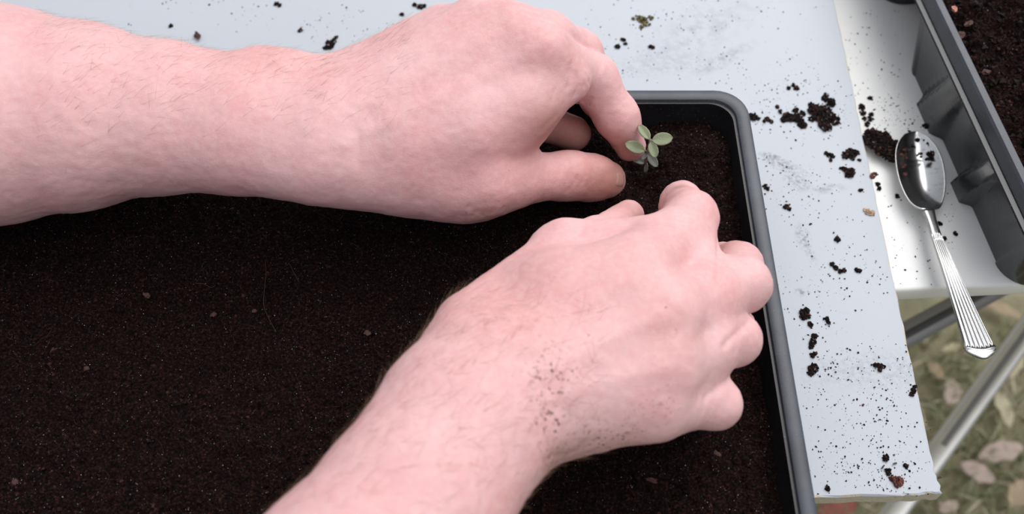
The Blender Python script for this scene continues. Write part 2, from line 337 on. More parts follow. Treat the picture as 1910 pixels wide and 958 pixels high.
def ptube(name, P, R, mat, parent, loc):
    V = []; Fc = []; n = 8
    for i, (p, r) in enumerate(zip(P, R)):
        t = np.array(P[min(i+1, len(P)-1)])-np.array(P[max(i-1, 0)]); t /= np.linalg.norm(t); a = np.cross(t, [.3, .9, .1]); a /= np.linalg.norm(a); b = np.cross(t, a)
        for k in range(n): V.append(np.array(p)+r*(a*math.cos(2*PI*k/n)+b*math.sin(2*PI*k/n))-loc)
    for i in range(len(P)-1):
        for k in range(n): Fc.append((i*n+k, i*n+(k+1) % n, (i+1)*n+(k+1) % n, (i+1)*n+k))
    Fc += [tuple(range(n-1, -1, -1)), tuple((len(P)-1)*n+k for k in range(n))]
    return mesh(name, V, Fc, [mat], parent, True)
def strand(name, pix, zc, rad, mat, label, zfun=None, parent=None):
    P = np.array([at(x, y, zc) for x, y in pix])
    if zfun is not None: P[:, 2] = zfun(P)+.0009
    t = np.linspace(0, len(P)-1, 8*len(P)); i = np.minimum(t.astype(int), len(P)-2); f = (t-i)[:, None]
    Pm = np.concatenate([[2*P[0]-P[1]], P, [2*P[-1]-P[-2]]]); a, b, c, d = Pm[i], Pm[i+1], Pm[i+2], Pm[i+3]
    C = .5*(2*b+(c-a)*f+(2*a-5*b+4*c-d)*f*f+(3*b-a-3*c+d)*f**3); o = ptube(name, list(C), [rad]*len(C), mat, None, P[0]); o.location = P[0]
    return tag(o, label, 'fibre')
strand('root_fibre', [(493, 470), (497, 510), (494, 545), (493, 572), (503, 597), (516, 621)], 3.8, .00010, FIBRE, 'long pale root fibre lying down the middle of the compost', soil_z)
strand('root_fibre', [(540, 496), (546, 505), (553, 520), (558, 528)], 3.8, .00009, FIBRE, 'short pale root fibre right of the long one', soil_z)
strand('root_fibre', [(363, 527), (378, 528), (393, 533), (402, 531)], 3.8, .00009, FIBRE, 'short wavy root fibre left of the long one', soil_z)
# ------------------------------------------------------------------ second seed tray, right, with two deep sections
q0 = np.array([.2398, -.029]); q1 = np.array([.2225, .137]); rz2 = math.atan2(q1[1]-q0[1], q1[0]-q0[0])-PI/2
tray2 = tag(empty('sectioned_seed_tray', (q0[0], q0[1], TZ), rz2), 'black plastic seed tray with ribbed deep sections, full of coarse compost, at the right', 'tray')
LX, LY, H2 = .235, .37, .058
def r2(i, r, z): return ring(i, LX-i, i, LY-i, r, z)
loft('rim_skirt', [r2(.0040, .016, H2-.010), r2(-.0016, .019, H2-.0105), r2(-.0020, .019, H2-.0098), r2(-.0016, .019, H2-.0090), r2(.0006, .018, H2-.0085), r2(.0021, .0175, H2-.0014)], [CELLP], tray2, False, False)  # darker plastic than the rim top: the skirt's shade is in its colour
loft('rim', [r2(.0020, .0176, H2-.0016), r2(.0028, .017, H2-.0002), r2(.0040, .016, H2), r2(.0060, .015, H2), r2(.0068, .0145, H2-.0008), r2(.0074, .014, H2-.004), r2(.0078, .014, H2-.012)], [RIMP], tray2, False, False)
def section(v0, v1, name):
    """deep section with shallow buttresses down its walls"""
    rings = []; B = ((.015, .012), (.076, .010), (.128, .016)) if v0 < .05 else ((v0+.03, .012), (v0+.09, .012))
    nL = 90
    for t in np.linspace(0, 1, 9):
        z = H2-.0095-(H2-.0095)*t; i0 = .0030+.0072*t; P = []; R = .011+.004*t
        x0, x1, y0, y1 = i0, LX-i0, v0+.006*t+(.0 if v0 > .05 else .006*t), v1-.004*t
        base = ring(x0, x1, y0, y1, R, z, 10)
        # replace the straight left run by a finely divided one carrying the buttresses
        left = [k for k in range(len(base))]
        out = []
        for k, p in enumerate(base):
            out.append(p)
            if k == 21:
                pa, pb = base[21], base[22]
                for s in range(1, nL):
                    yy = pa[1]+(pb[1]-pa[1])*s/nL; bump = 0
                    for c, wd in B:
                        cc = c-.018*(1-t); w = wd*(.55+.45*t); u = abs(yy-cc)/w
                        bump = max(bump, min(1, max(0, (1-u)*3.2)))
                    out.append((pa[0]-.0052*bump*min(1, t*1.3)+.0008*(1-bump), yy, z))
        rings.append(out)
    rings.append([(p[0]*.985+LX*.0075, p[1]*.985+(v0+v1)/2*.015, .0002) for p in rings[-1]])
    o = loft(name, rings, [CELLP], tray2, False, True); o.data.flip_normals(); return o
section(.003, .180, 'deep_section'); section(.212, .356, 'deep_section')
inv2 = Matrix.Translation(tray2.location) @ Matrix.Rotation(rz2, 4, 'Z')
def z2(P): return H2-.0080+.0032*fbm(P*30, 2, 41)+.0036*fbm(P*90, 3, 43)+.0022*np.abs(vnoise(P*240, 47))+.0014*vnoise(P*330, 45)+.0006*vnoise(P*800, 46)-.004*np.exp(-((P[:, 0]-.062)**2+(P[:, 1]-.10)**2)/.012**2)
s2 = grid_mesh('compost', .0079, .200, .0079, .345, 240, 400, z2, [SOIL]); s2.matrix_world = inv2; tag(s2, 'coarse lumpy compost filling the sectioned tray at the right', 'compost', kind='stuff')
n = 15000; P = np.stack([RNG.uniform(.009, .13, n), RNG.uniform(.009, .33, n), np.zeros(n)], 1); S = .0003+.0017*RNG.random(n)**4; C = soil_tones(n, .02, .28, 1.25); P[:, 2] = z2(P)+S*.35
pl = C[:, 0] > .07; S[pl] = RNG.uniform(.0002, .0004, pl.sum()); grains('compost_crumbs', P, S, C, [GRAIN], s2)
fibres('compost_fibres', [(random.uniform(.01, .09), random.uniform(.01, .30)) for _ in range(110)], z2, s2, FIBRE, .0001, .004, .014)
z2w = lambda P: np.full(len(P), TZ+H2-.004)
for px, py, w, h, r, lb in ((1783, 12, 22, 12, 1.5, 'orange-red bark chip at the tray rim, topmost at the right'), (1810, 40, 24, 14, .5, 'reddish bark lump below the topmost orange chip'), (1795, 62, 26, 15, 1.2, 'reddish fibrous bark lump against the rim of the sectioned tray'),
                             (1800, 88, 20, 12, 1.8, 'lowest reddish bark piece along the rim of the sectioned tray'), (1843, 130, 20, 14, .2, 'dull red bark chip in the middle of the sectioned tray'), (1853, 225, 16, 12, 1.3, 'dark red bark chip lower down in the sectioned tray')):
    chip('bark_chip', px, py, 4.7, w, h, r, BARK if py > 20 else barkm('orange_bark', (.36, .14, .10), (.46, .21, .15)), lb, 'bark chip', 'bark chips in the sectioned tray', .5, z2w)
# ------------------------------------------------------------------ teaspoon
spoon = tag(empty('teaspoon', (.2215, .060, TZ)), 'steel teaspoon with a fluted handle overhanging the table edge, crumbs in its bowl', 'spoon')
def spoon_parts():
    sx = np.array([at(1711, 320, 0), at(1739, 403, 0), at(1744, 440, 0), at(1831, 660, .6)]); L0 = np.array(spoon.location)
    # bowl: centre line from tip to neck, elliptical plan, hollow
    tip, nk = at(1706, 245, 0), at(1729, 394, .1); ax = nk-tip; ln = np.linalg.norm(ax[:2]); ax = np.array([ax[0], ax[1], 0])/ln; sd = np.array([-ax[1], ax[0], 0]); nu, nv = 34, 25; V = []; Fc = []
    for i in range(nu):
        t = i/(nu-1); hw = .0131*(max(0, 1-abs((t-.44)/(.44 if t < .44 else .60))**2.15))**.5 if t < 1 else 0
        hw = max(hw, .0022 if t > .9 else .0004)
        for k in range(nv):
            s = -1+2*k/(nv-1); prof = (1-s*s)*(1-abs(2*t-.92)**2.6 if 0 <= t <= .96 else 0)
            z = -.0008-.0068*max(0, prof)*min(1, hw/.009)+.0011*max(0, t-.9)*10
            p = tip+ax*ln*t+sd*hw*s; V.append((p[0]-L0[0], p[1]-L0[1], z+.0012-L0[2]))
    for i in range(nu-1):
        for k in range(nv-1): a = i*nv+k; Fc.append((a, a+1, a+nv+1, a+nv))
    b = mesh('bowl', V, Fc, [STEEL], spoon, True); mo = b.modifiers.new('thickness', 'SOLIDIFY'); mo.thickness = .0009; mo.offset = -1
    mo = b.modifiers.new('smooth', 'SUBSURF'); mo.levels = mo.render_levels = 1
    # handle: narrow shoulder then seven flutes widening to a banded end
    e0, e1, e2 = at(1731, 392, .12), at(1746, 441, .30), at(1829, 652, .75); V = []; Fc = []; nv = 43; st = []
    for t in np.linspace(0, 1, 12): st.append((e0*(1-t)+e1*t, .0034-.0011*math.sin(min(1, t*1.2)*PI*.6)+.0006*t, .0015, 0.0))
    for t in np.linspace(0, 1, 40)[1:]: st.append((e1*(1-t)+e2*t, .0029+.0045*t**1.25, .0011, .00042 if t < .985 else 0))
    dr = (e2-e1)/np.linalg.norm(e2-e1)
    for s, w, fl in ((.0006, .00765, 0.0009), (.0013, .0078, .0009), (.0018, .0076, -.0002), (.0026, .0074, .0003), (.0036, .0069, .0001), (.0046, .0058, -.0002), (.0050, .0044, -.0005)):
        st.append((e2+dr*s, w, .0011+fl, 0.0))
    ax = dr; sd = np.array([-ax[1], ax[0], 0]); sd /= np.linalg.norm(sd); up = np.cross(ax, sd); up = up if up[2] > 0 else -up
    for c, w, h, fl in st:
        q = ((c-e1)@dr)/np.linalg.norm(e2-e1); bow = dr*-.0024*min(1, max(0, (q-.9)*10))
        for k in range(nv):
            s = -1+2*k/(nv-1); z = h*math.sqrt(max(0, 1-s**4))+(fl*math.cos(s*7*PI) if abs(s) < .93 else 0); p = c+sd*w*s+up*z+bow*s*s; V.append(tuple(p-L0))
        for k in range(nv):
            s = 1-2*k/(nv-1); p = c+sd*w*s-up*h*.5*math.sqrt(max(0, 1-s**4))+bow*s*s; V.append(tuple(p-L0))
    m2 = 2*nv
    for i in range(len(st)-1):
        for k in range(m2): a = i*m2+k; b2 = i*m2+(k+1) % m2; Fc.append((a, b2, b2+m2, a+m2))
    Fc += [tuple(range(m2-1, -1, -1)), tuple((len(st)-1)*m2+k for k in range(m2))]
    mesh('handle', V, Fc, [STEEL], spoon, True)
spoon_parts()
# ------------------------------------------------------------------ spilled compost on board and table
def clump(cells, label, zc=0.0, tone='dark', parent=None, name='compost_clump', dens=1.0, group=None):
    P = []; S = []
    for px, py, rp in cells:
        c = at(px, py, zc); s = ((c-CAM)@FWD)/FPX; R = rp*s; k = int((18+rp*rp*.62)*dens)
        a = RNG.uniform(0, 2*PI, k); r = R*np.sqrt(RNG.random(k)); sz = RNG.uniform(.0004, .0014, k)*(1 if rp > 6 else .75); hz = sz*.5+np.maximum(0, (R-r))*.42*RNG.random(k)
        P.append(np.stack([c[0]+r*np.cos(a), c[1]+r*np.sin(a)*1.12, zc/100+hz], 1)); S.append(sz)
    P = np.concatenate(P); S = np.concatenate(S); n = len(P)
    C = soil_tones(n, .012, .12, 1.25) if tone == 'dark' else soil_tones(n, .0, 1.0, 2.2) if tone == 'red' else np.array([.55, .40, .28])*RNG.uniform(.5, 1.3, (n, 1)) if tone == 'pale' else np.array([.14, .11, .05])*RNG.uniform(.15, 1.6, (n, 1))
    o0 = np.array([P[:, 0].mean(), P[:, 1].mean(), zc/100]); o = grains(name, P, S, C, [GRAIN], parent, .9, o0); o.location = o0
    return tag(o, label, 'compost clump', group) if label else o
CL = [([(1535, 215, 20), (1519, 206, 13), (1547, 192, 9), (1537, 185, 5), (1557, 226, 10), (1540, 237, 10), (1514, 222, 6), (1541, 178, 5), (1513, 198, 6)], 'star-shaped dark compost clump, the largest on the open board'),
      ([(1470, 220, 10), (1487, 222, 10), (1496, 233, 8), (1484, 207, 5), (1497, 212, 5), (1462, 224, 6)], 'dark compost clump just left of the star-shaped one'),
      ([(1404, 218, 8), (1411, 221, 5)], 'compost crumb touching the tray corner'), ([(1431, 223, 5), (1438, 228, 3), (1426, 226, 3)], 'small crumb between the tray corner and the first big clump'),
      ([(1587, 287, 10), (1578, 290, 7), (1597, 285, 5), (1590, 296, 5), (1603, 299, 2)], 'ragged compost clump below the star-shaped one'), ([(1584, 322, 9), (1575, 316, 5), (1590, 318, 5), (1569, 314, 2.5), (1580, 329, 4)], 'compost clump below the ragged one'),
      ([(1546, 290, 5), (1552, 292, 4), (1541, 286, 3), (1549, 299, 2.5)], 'small compost clump left of the ragged one'),
      ([(1562, 447, 5.5)], 'single round crumb in the middle of the board'), ([(1552, 493, 4), (1559, 500, 4), (1567, 506, 3), (1575, 505, 2.5), (1598, 504, 4), (1603, 505, 2.5)], 'trail of crumbs below the round crumb'),
      ([(1501, 586, 9), (1504, 579, 6), (1497, 592, 5)], 'largest crumb of the row beside the tray rim, top of the row'), ([(1511, 605, 5)], 'second crumb from the top in the row beside the tray rim'), ([(1519, 627, 4.5), (1517, 637, 5), (1514, 645, 5)], 'long crumb midway down the row beside the tray rim'), ([(1516, 662, 5), (1520, 660, 3)], 'small crumb near the foot of the row beside the tray rim'), ([(1516, 688, 8), (1512, 697, 5), (1520, 684, 4)], 'lowest, wedge-like crumb of the row beside the tray rim'),
      ([(1541, 596, 4), (1545, 601, 2)], 'crumb standing apart to the right of the row by the rim'), ([(1639, 683, 5), (1646, 684, 4), (1632, 681, 3), (1641, 690, 3)], 'crumb cluster in the lower half of the board'), ([(1703, 729, 5), (1706, 722, 3), (1700, 735, 3)], 'crumb near the lower right edge of the board'),
      ([(1657, 880, 5), (1653, 853, 5), (1650, 856, 3)], 'pair of dark crumbs above the brown one near the board end'), ([(1543, 911, 4.5)], 'round crumb at the board end beside the tray rim'), ([(1689, 869, 3.5)], 'grey crumb right of the slivers near the board end'),
      ([(1466, 386, 5), (1472, 390, 3)], 'dark crumb right of the tray rim below the smears'), ([(1605, 355, 3.5)], 'tiny crumb left of the spoon on the board'),
      ([(616, 86, 7), (622, 78, 6), (608, 90, 5), (612, 80, 4), (627, 70, 3)], 'crumb clump beyond the left wrist'), ([(783, 14, 6), (790, 12, 4), (774, 10, 4)], 'crumb clump at the top edge beyond the left hand'), ([(750, 27, 4)], 'crumb just left of the clump at the top edge'),
      ([(1152, 88, 5)], 'round crumb above the index finger of the left hand'), ([(1163, 75, 3.5), (1166, 82, 3)], 'crumb right above the round one by the index finger'), ([(1217, 89, 4), (1213, 88, 3)], 'crumb under the yellow-brown cluster'), ([(560, 57, 4)], 'single crumb left of the wrist clump'), ([(516, 8, 4), (522, 11, 3)], 'crumb at the top edge above the left forearm'), ([(319, 49, 3.5)], 'lone crumb above the middle of the left forearm'),
      ([(1485, 165, 5), (1471, 165, 3), (1480, 160, 3)], 'crumb above the dark clumps on the board'), ([(1455, 208, 4), (1450, 200, 3)], 'crumb to the upper left of the dark clumps'), ([(1427, 348, 4), (1432, 352, 3)], 'crumb against the tray rim left of the smears')]
for cells, lb in CL: clump(cells, lb, group='compost crumbs on the board')
clump([(1199, 38, 8), (1190, 34, 6), (1206, 46, 6), (1214, 34, 5), (1197, 52, 4), (1182, 36, 3)], 'yellow-brown crumb cluster beyond the left hand', tone='olive', group='compost crumbs on the board', dens=.6)
clump([(1673, 898, 7), (1679, 896, 6), (1664, 893, 5), (1672, 905, 4)], 'reddish brown crumb near the board end', tone='red', group='compost crumbs on the board')
clump([(1630, 327, 5), (1627, 330, 4)], 'reddish crumb at the board edge left of the spoon', tone='red', group='compost crumbs on the board')
clump([(1620, 396, 6), (1626, 398, 5), (1615, 393, 4)], 'cream coloured crumb at the board edge below the spoon bowl', tone='pale', group='compost crumbs on the board')
clump([(1642, 262, 19), (1628, 255, 16), (1660, 272, 15), (1655, 288, 13), (1640, 282, 11), (1664, 296, 8), (1614, 262, 8), (1671, 270, 8), (1652, 258, 10), (1625, 270, 9)], 'largest compost lump, between the board edge and the spoon bowl', -.45, dens=1.3)
clump([(1608, 201, 6), (1609, 211, 5), (1612, 222, 4), (1622, 222, 6), (1617, 232, 5), (1624, 214, 4)], 'ragged crumbs along the board edge above the largest lump', -.9)
clump([(1623, 184, 4.5)], 'crumb on the white table above the largest lump', -.9)
clump([(1726, 236, 5)], 'oval dark crumb between the spoon tip and the sectioned tray', -.9)
clump([(1638, 345, 4), (1640, 352, 3.5)], 'dark crumb on the table right of the board edge, left of the spoon', -.9)
clump([(1673, 366, 3.5)], 'crumb by the lower left of the spoon bowl', -.9); clump([(1753, 418, 4)], 'crumb right of the spoon neck', -.9); clump([(1782, 436, 4)], 'crumb between spoon neck and sectioned tray', -.9); clump([(1761, 445, 3)], 'crumb touching the top of the fluted handle', -.9)
clump([(1720, 258, 5), (1726, 262, 4), (1710, 252, 4), (1715, 290, 5), (1733, 290, 7), (1740, 286, 5), (1728, 298, 5), (1712, 262, 4), (1703, 272, 4), (1697, 246, 4), (1730, 270, 3)], 'loose dark crumbs lying in the spoon bowl', -.15, dens=.42)
clump([(1686, 292, 6), (1684, 310, 6), (1688, 280, 4), (1688, 325, 4)], 'reddish crumbs along the left wall of the spoon bowl', -.1, tone='red', dens=.35)
for px, py, w, h, r, lb in ((1646, 871, 11, 4, .8, 'grey sliver left of the dark crumbs near the board end'), (1669, 864, 13, 4, .35, 'grey sliver right of the other one near the board end')):
    chip('wood_sliver', px, py, .05, w, h, r, barkm('grey_sliver', (.03, .03, .035), (.07, .07, .08)), lb, 'sliver')
chip('seed_husk', 368, 67, .1, 22, 13, -1.1, BARK, 'reddish brown husk on the board beyond the left forearm', 'husk', None, .5)
chip('wood_fleck', 1752, 890, -.2, 11, 6, .4, BARK, 'dark fleck on the chipped corner of the board', 'fleck')
# fine specks: nobody could count them
def specks(name, label, regs, zc, size=(.00015, .0007)):
    PX = []
    for x0, y0, x1, y1, k in regs:
        k = int(k*1.6)
        cx = RNG.uniform(x0, x1, k//5+1); cy = RNG.uniform(y0, y1, k//5+1); pick = RNG.integers(0, len(cx), k); sc = np.where(RNG.random(k) < .5, 9, 60)
        xx = cx[pick]+RNG.normal(size=k)*sc; yy = cy[pick]+RNG.normal(size=k)*sc*.8; ok = (xx > x0) & (xx < x1) & (yy > y0) & (yy < y1); xx, yy = xx[ok], yy[ok]; PX.append(np.stack([xx, yy], 1))
    PX = np.concatenate(PX); P = np.array([at(x, y, zc) for x, y in PX]); n = len(P); S = size[0]+(size[1]-size[0])*RNG.random(n)**2.6; P[:, 2] += S*.4
    C = soil_tones(n, .0, .25, 1.6)
    return tag(grains(name, P, S, C, [GRAIN], None, .7), label, 'specks', kind='stuff')
specks('compost_specks', 'fine dark compost specks scattered over the painted board', [(200, -30, 700, 60, 130), (560, 10, 820, 80, 90), (1090, -20, 1330, 160, 210), (1330, -20, 1540, 170, 150), (1400, 150, 1590, 260, 200), (1415, 260, 1620, 460, 150), (1450, 460, 1660, 640, 160), (1490, 640, 1700, 780, 260), (1510, 780, 1740, 925, 320)], 0)
specks('table_specks', 'fine dark compost specks on the white table beside the spoon', [(1575, 20, 1690, 200, 130), (1620, 180, 1730, 250, 180), (1645, 340, 1790, 540, 130)], -.9)
# ------------------------------------------------------------------ seedling
seed0 = at(1206, 312, 3.9); sg = tag(empty('sage_seedling', tuple(seed0)), 'tiny grey-green seedling held between the fingertips in the compost', 'seedling')
def leaf(name, base, tip, wpx, mat, cup=.25, droop=.0):
    s = ((np.array(base)-CAM)@FWD)/FPX; ax = np.array(tip)-np.array(base); L = np.linalg.norm(ax); ax /= L; vw = CAM-np.array(base); vw /= np.linalg.norm(vw); nz = vw*.75+np.array([0, 0, .5]); nz -= ax*(nz@ax); nz /= np.linalg.norm(nz); sd = np.cross(nz, ax)
    V = []; Fc = []; nu, nv = 12, 9
    for i in range(nu+1):
        t = i/nu; tt = max(0, (t-.12)/.88); w = wpx*s/2*(max(0, 1-(2*tt-1)**2)**.55 if t > .12 else 0)*(1.0-.06*tt)+.00035*(1-t)
        for k in range(nv):
            q = -1+2*k/(nv-1); z = cup*w*q*q-(.00022 if abs(q) < .2 else 0)*(1-t)-droop*L*t*t+.00015*math.sin(9*t*PI+q*5)*abs(q)
            V.append(np.array(base)+ax*L*t+sd*w*q+nz*z-seed0)
    for i in range(nu):
        for k in range(nv-1): a = i*nv+k; Fc.append((a, a+1, a+nv+1, a+nv))
    o = mesh(name, V, Fc, [mat], sg, True); mo = o.modifiers.new('thickness', 'SOLIDIFY'); mo.thickness = .00045; mo.offset = 0; return o
S1, S2, S3 = at(1213, 262, 7.4), at(1207, 285, 6.4), at(1204, 304, 5.3)
leaf('leaf', S1, at(1255, 257, 7.6), 24, SAGE, .2); leaf('leaf', S1, at(1192, 233, 7.3), 16, SAGE, .3); leaf('leaf', S1, at(1223, 294, 7.0), 17, SAGE, .4)
leaf('leaf', S2+np.array([-.0005, .0005, .0006]), at(1166, 268, 6.9), 22, SAGE, .25); leaf('leaf', S2, at(1226, 311, 6.0), 15, SAGEDULL, .3); leaf('leaf', S3, at(1180, 296, 5.6), 11, SAGEDULL, .5, .1); leaf('leaf', S3+np.array([.0006, 0, 0]), at(1203, 321, 4.8), 6, SAGEDULL, .3); leaf('leaf', S2, at(1197, 298, 6.3), 7, SAGEDULL, .4)
ptube('stem', [seed0-np.array([0, 0, .006]), seed0, S3, S2, (S2+S1)/2+np.array([.0003, 0, 0]), S1+np.array([0, 0, .0006])], [.0008, .0008, .0007, .00065, .0006, .0006], STEM, sg, seed0)
# ------------------------------------------------------------------ grass and leaf litter far below
def blades(n, x0, x1, y0, y1):
    V = []; Fc = []; Cc = []
    for i in range(n):
        x, y = random.uniform(x0, x1), random.uniform(y0, y1); a = random.uniform(0, 2*PI); L = random.uniform(.015, .05); w = random.uniform(.001, .0022); b = len(V); d = Vector((math.cos(a), math.sin(a), 0)); s = Vector((-d.y, d.x, 0)); ln = random.uniform(.3, 1.5)
        for k, (t, ww) in enumerate(((0, 1), (.35, .9), (.7, .6), (1, .08))):
            c = Vector((x, y, GZ-.003))+d*L*ln*t*t*.7+Vector((0, 0, L*t*(1-.35*t*ln*.6))); V += [tuple(c+s*w*ww), tuple(c-s*w*ww)]
        for k in range(3): Fc.append((b+2*k, b+2*k+1, b+2*k+3, b+2*k+2))
        u = random.random(); c = (.25, .27, .14) if u < .5 else (.38, .36, .20) if u < .75 else (.58, .51, .36); f = random.uniform(.6, 1.35); Cc += [[q*f for q in c]]*8
    o = mesh('grass', V, Fc, [GRASS]); cattr(o, 'tone', Cc); return tag(o, 'short patchy grass on the ground beyond the board end', 'grass', kind='stuff')
blades(9000, .18, .85, -.55, .35)
def ground_leaf(px, py, Lpx, Wpx, rot, mat, label):
    c = at(px, py, GZ*100+2.2); s = ((c-CAM)@FWD)/FPX; L, Wd = Lpx*s/2, Wpx*s/2; V = []; Fc = []; nu, nv = 12, 7; cv = random.uniform(.1, .45)
    for i in range(nu+1):
        t = -1+2*i/nu; w = Wd*(max(0, 1-abs(t)**1.8))**.8+.0005
        for k in range(nv): q = -1+2*k/(nv-1); V.append((L*t, w*q*(1+.12*math.sin(t*9)), cv*w*q*q-.12*L*t*t+.0015*math.sin(7*t+q*3)))
    for i in range(nu):
        for k in range(nv-1): a = i*nv+k; Fc.append((a, a+1, a+nv+1, a+nv))
    o = mesh('dry_leaf', V, Fc, [mat], None, True); mo = o.modifiers.new('thickness', 'SOLIDIFY'); mo.thickness = .0006; o.location = c; o.rotation_euler = (random.uniform(-.25, .25), random.uniform(-.25, .25), rot); tag(o, label, 'leaf', 'dead leaves on the lawn')
for a in ((1868, 842, 95, 40, .25, DRY[0], 'broad pinkish dead leaf on the lawn, right of the light tube, low'), (1825, 880, 70, 34, -.5, DRY[0], 'pinkish dead leaf just below and left of the broad pinkish one'), (1775, 730, 60, 34, 1.1, DRY[0], 'pinkish dead leaf between board edge and light tube, below the spoon end'),
          (1868, 575, 80, 28, -.7, DRY[1], 'tan dead leaf right of the spoon handle, under the table edge'), (1775, 648, 40, 14, .3, DRY[2], 'small straw-coloured leaf left of the spoon end'), (1893, 680, 70, 24, .9, DRY[2], 'straw-coloured leaf behind the light tube at the right edge'), (1872, 760, 80, 26, 1.7, DRY[2], 'long straw-coloured leaf right of the light tube'),
          (1900, 920, 60, 40, 1.0, DRY[1], 'tan leaf in the bottom right corner'), (1840, 715, 50, 20, .1, DRY[1], 'narrow tan leaf touching the light tube'), (1745, 690, 40, 20, 2.1, DRY[1], 'tan leaf close to the board edge below the dark crossbar'), (1770, 945, 44, 22, .4, DRY[0], 'pinkish leaf under the board end'), (1560, 950, 85, 44, .3, DRY[3], 'reddish leaf under the board end beside the tray rim'),
          (1725, 600, 46, 20, .8, DRY[1], 'tan leaf under the dark crossbar')): ground_leaf(*a)
# ------------------------------------------------------------------ a person's two bare arms, each one continuous skin surface
def smin(a, b, k):
    h = np.clip(.5+.5*(b-a)/k, 0, 1); return b+(a-b)*h-k*h*(1-h)
class Seg:
    """tapered bar with an elliptical section: a across (in the side direction), b through"""
    def __init__(s, p0, p1, a0, a1, b0=None, b1=None, side=None):
        s.p0, s.p1 = np.asarray(p0, float), np.asarray(p1, float); s.a = (a0, a1); s.b = (a0 if b0 is None else b0, a1 if b1 is None else b1)
        w = s.p1-s.p0; s.L = np.linalg.norm(w); s.w = w/s.L; v = np.array(side if side is not None else (0, 1, .3), float); v -= s.w*(v@s.w); s.u = v/np.linalg.norm(v); s.v = np.cross(s.w, s.u)
    def __call__(s, X):
        q = X-s.p0; t = np.clip(q@s.w/s.L, 0, 1); q = q-t[:, None]*(s.w*s.L); a = s.a[0]+(s.a[1]-s.a[0])*t; b = s.b[0]+(s.b[1]-s.b[0])*t
        if s.a == s.b: return np.sqrt((q*q).sum(1))-a
        c = np.minimum(a, b); u, v, w = q@s.u, q@s.v, q@s.w
        k0 = np.sqrt((u/a)**2+(v/b)**2+(w/c)**2); k1 = np.sqrt((u/a**2)**2+(v/b**2)**2+(w/c**2)**2)+1e-9
        return np.where(k0 < 1e-4, -c, k0*(k0-1)/k1)
def J(px, py, z, r):
    p = at(px, py, z); return p, r/100
def chain(js, k=.004):
    segs = [Seg(js[i][0], js[i+1][0], js[i][1], js[i+1][1]) for i in range(len(js)-1)]
    def f(X):
        d = segs[0](X)
        for s in segs[1:]: d = smin(d, s(X), k)
        return d
    return f
def polygonise(f, lo, hi, h):
    """surface nets over a sparse grid"""
    lo = np.array(lo); B = 12; nb = np.ceil((np.array(hi)-lo)/(h*B)).astype(int); n = nb*B
    g = np.stack(np.meshgrid(*[np.arange(k) for k in nb], indexing='ij'), -1).reshape(-1, 3); cen = lo+(g*B+B/2-.5)*h; dc = f(cen); act = np.abs(dc) < h*B*1.15
    D = np.repeat(np.repeat(np.repeat(np.where(dc.reshape(nb) < 0, -1., 1.), B, 0), B, 1), B, 2).astype(np.float32)
    oo = np.stack(np.meshgrid(*[np.arange(B)]*3, indexing='ij'), -1).reshape(-1, 3)
    ga = g[act]
    for c in range(0, len(ga), 200):
        gg = ga[c:c+200]; idx = (gg[:, None, :]*B+oo[None]).reshape(-1, 3); D[idx[:, 0], idx[:, 1], idx[:, 2]] = f(lo+idx*h)
    ins = D < 0; cnt = np.zeros(n-1, np.int8)
    for a in (0, 1):
        for b in (0, 1):
            for c in (0, 1): cnt += ins[a:n[0]-1+a, b:n[1]-1+b, c:n[2]-1+c]
    cells = np.argwhere((cnt > 0) & (cnt < 8)); cid = -np.ones(n-1, np.int64); cid[tuple(cells.T)] = np.arange(len(cells)); acc = np.zeros((len(cells), 3)); w = np.zeros(len(cells)); corners = [(a, b, c) for a in (0, 1) for b in (0, 1) for c in (0, 1)]
    val = {c: D[cells[:, 0]+c[0], cells[:, 1]+c[1], cells[:, 2]+c[2]] for c in corners}
    for ca in corners:
        for ax in range(3):
            if ca[ax]: continue
            cb = list(ca); cb[ax] = 1; cb = tuple(cb); va, vb = val[ca], val[cb]; k = (va < 0) != (vb < 0); t = va[k]/(va[k]-vb[k]); p = np.tile(np.array(ca, float), (k.sum(), 1)); p[:, ax] += t; acc[k] += p; w[k] += 1
    V = lo+(cells+acc/w[:, None])*h; Fs = []
    for ax in range(3):
        sl0 = [slice(None)]*3; sl1 = [slice(None)]*3; sl0[ax] = slice(0, -1); sl1[ax] = slice(1, None); e = np.argwhere(ins[tuple(sl0)] != ins[tuple(sl1)]); o1, o2 = (ax+1) % 3, (ax+2) % 3
        e = e[(e[:, o1] > 0) & (e[:, o2] > 0) & (e[:, o1] < n[o1]-1) & (e[:, o2] < n[o2]-1)]; q = []
        for d1, d2 in ((-1, -1), (0, -1), (0, 0), (-1, 0)): i = e.copy(); i[:, o1] += d1; i[:, o2] += d2; q.append(cid[tuple(i.T)])
        q = np.stack(q, 1); fl = ~ins[tuple(e.T)]; q[fl] = q[fl][:, ::-1]; Fs.append(q)
    Fq = np.concatenate(Fs); Fq = Fq[(Fq >= 0).all(1)]; return V, Fq
def relax(V, Fq, it):
    ed = np.unique(np.sort(np.concatenate([Fq[:, [0, 1]], Fq[:, [1, 2]], Fq[:, [2, 3]], Fq[:, [3, 0]]]), 1), axis=0); n = len(V); dg = np.bincount(ed.ravel(), minlength=n)[:, None]
    for k in range(it):
        for lam in (.5, -.52):
            S = np.stack([np.bincount(ed[:, 0], V[ed[:, 1], c], n)+np.bincount(ed[:, 1], V[ed[:, 0], c], n) for c in range(3)], 1)/np.maximum(dg, 1); V = V+lam*(S-V)
    return V
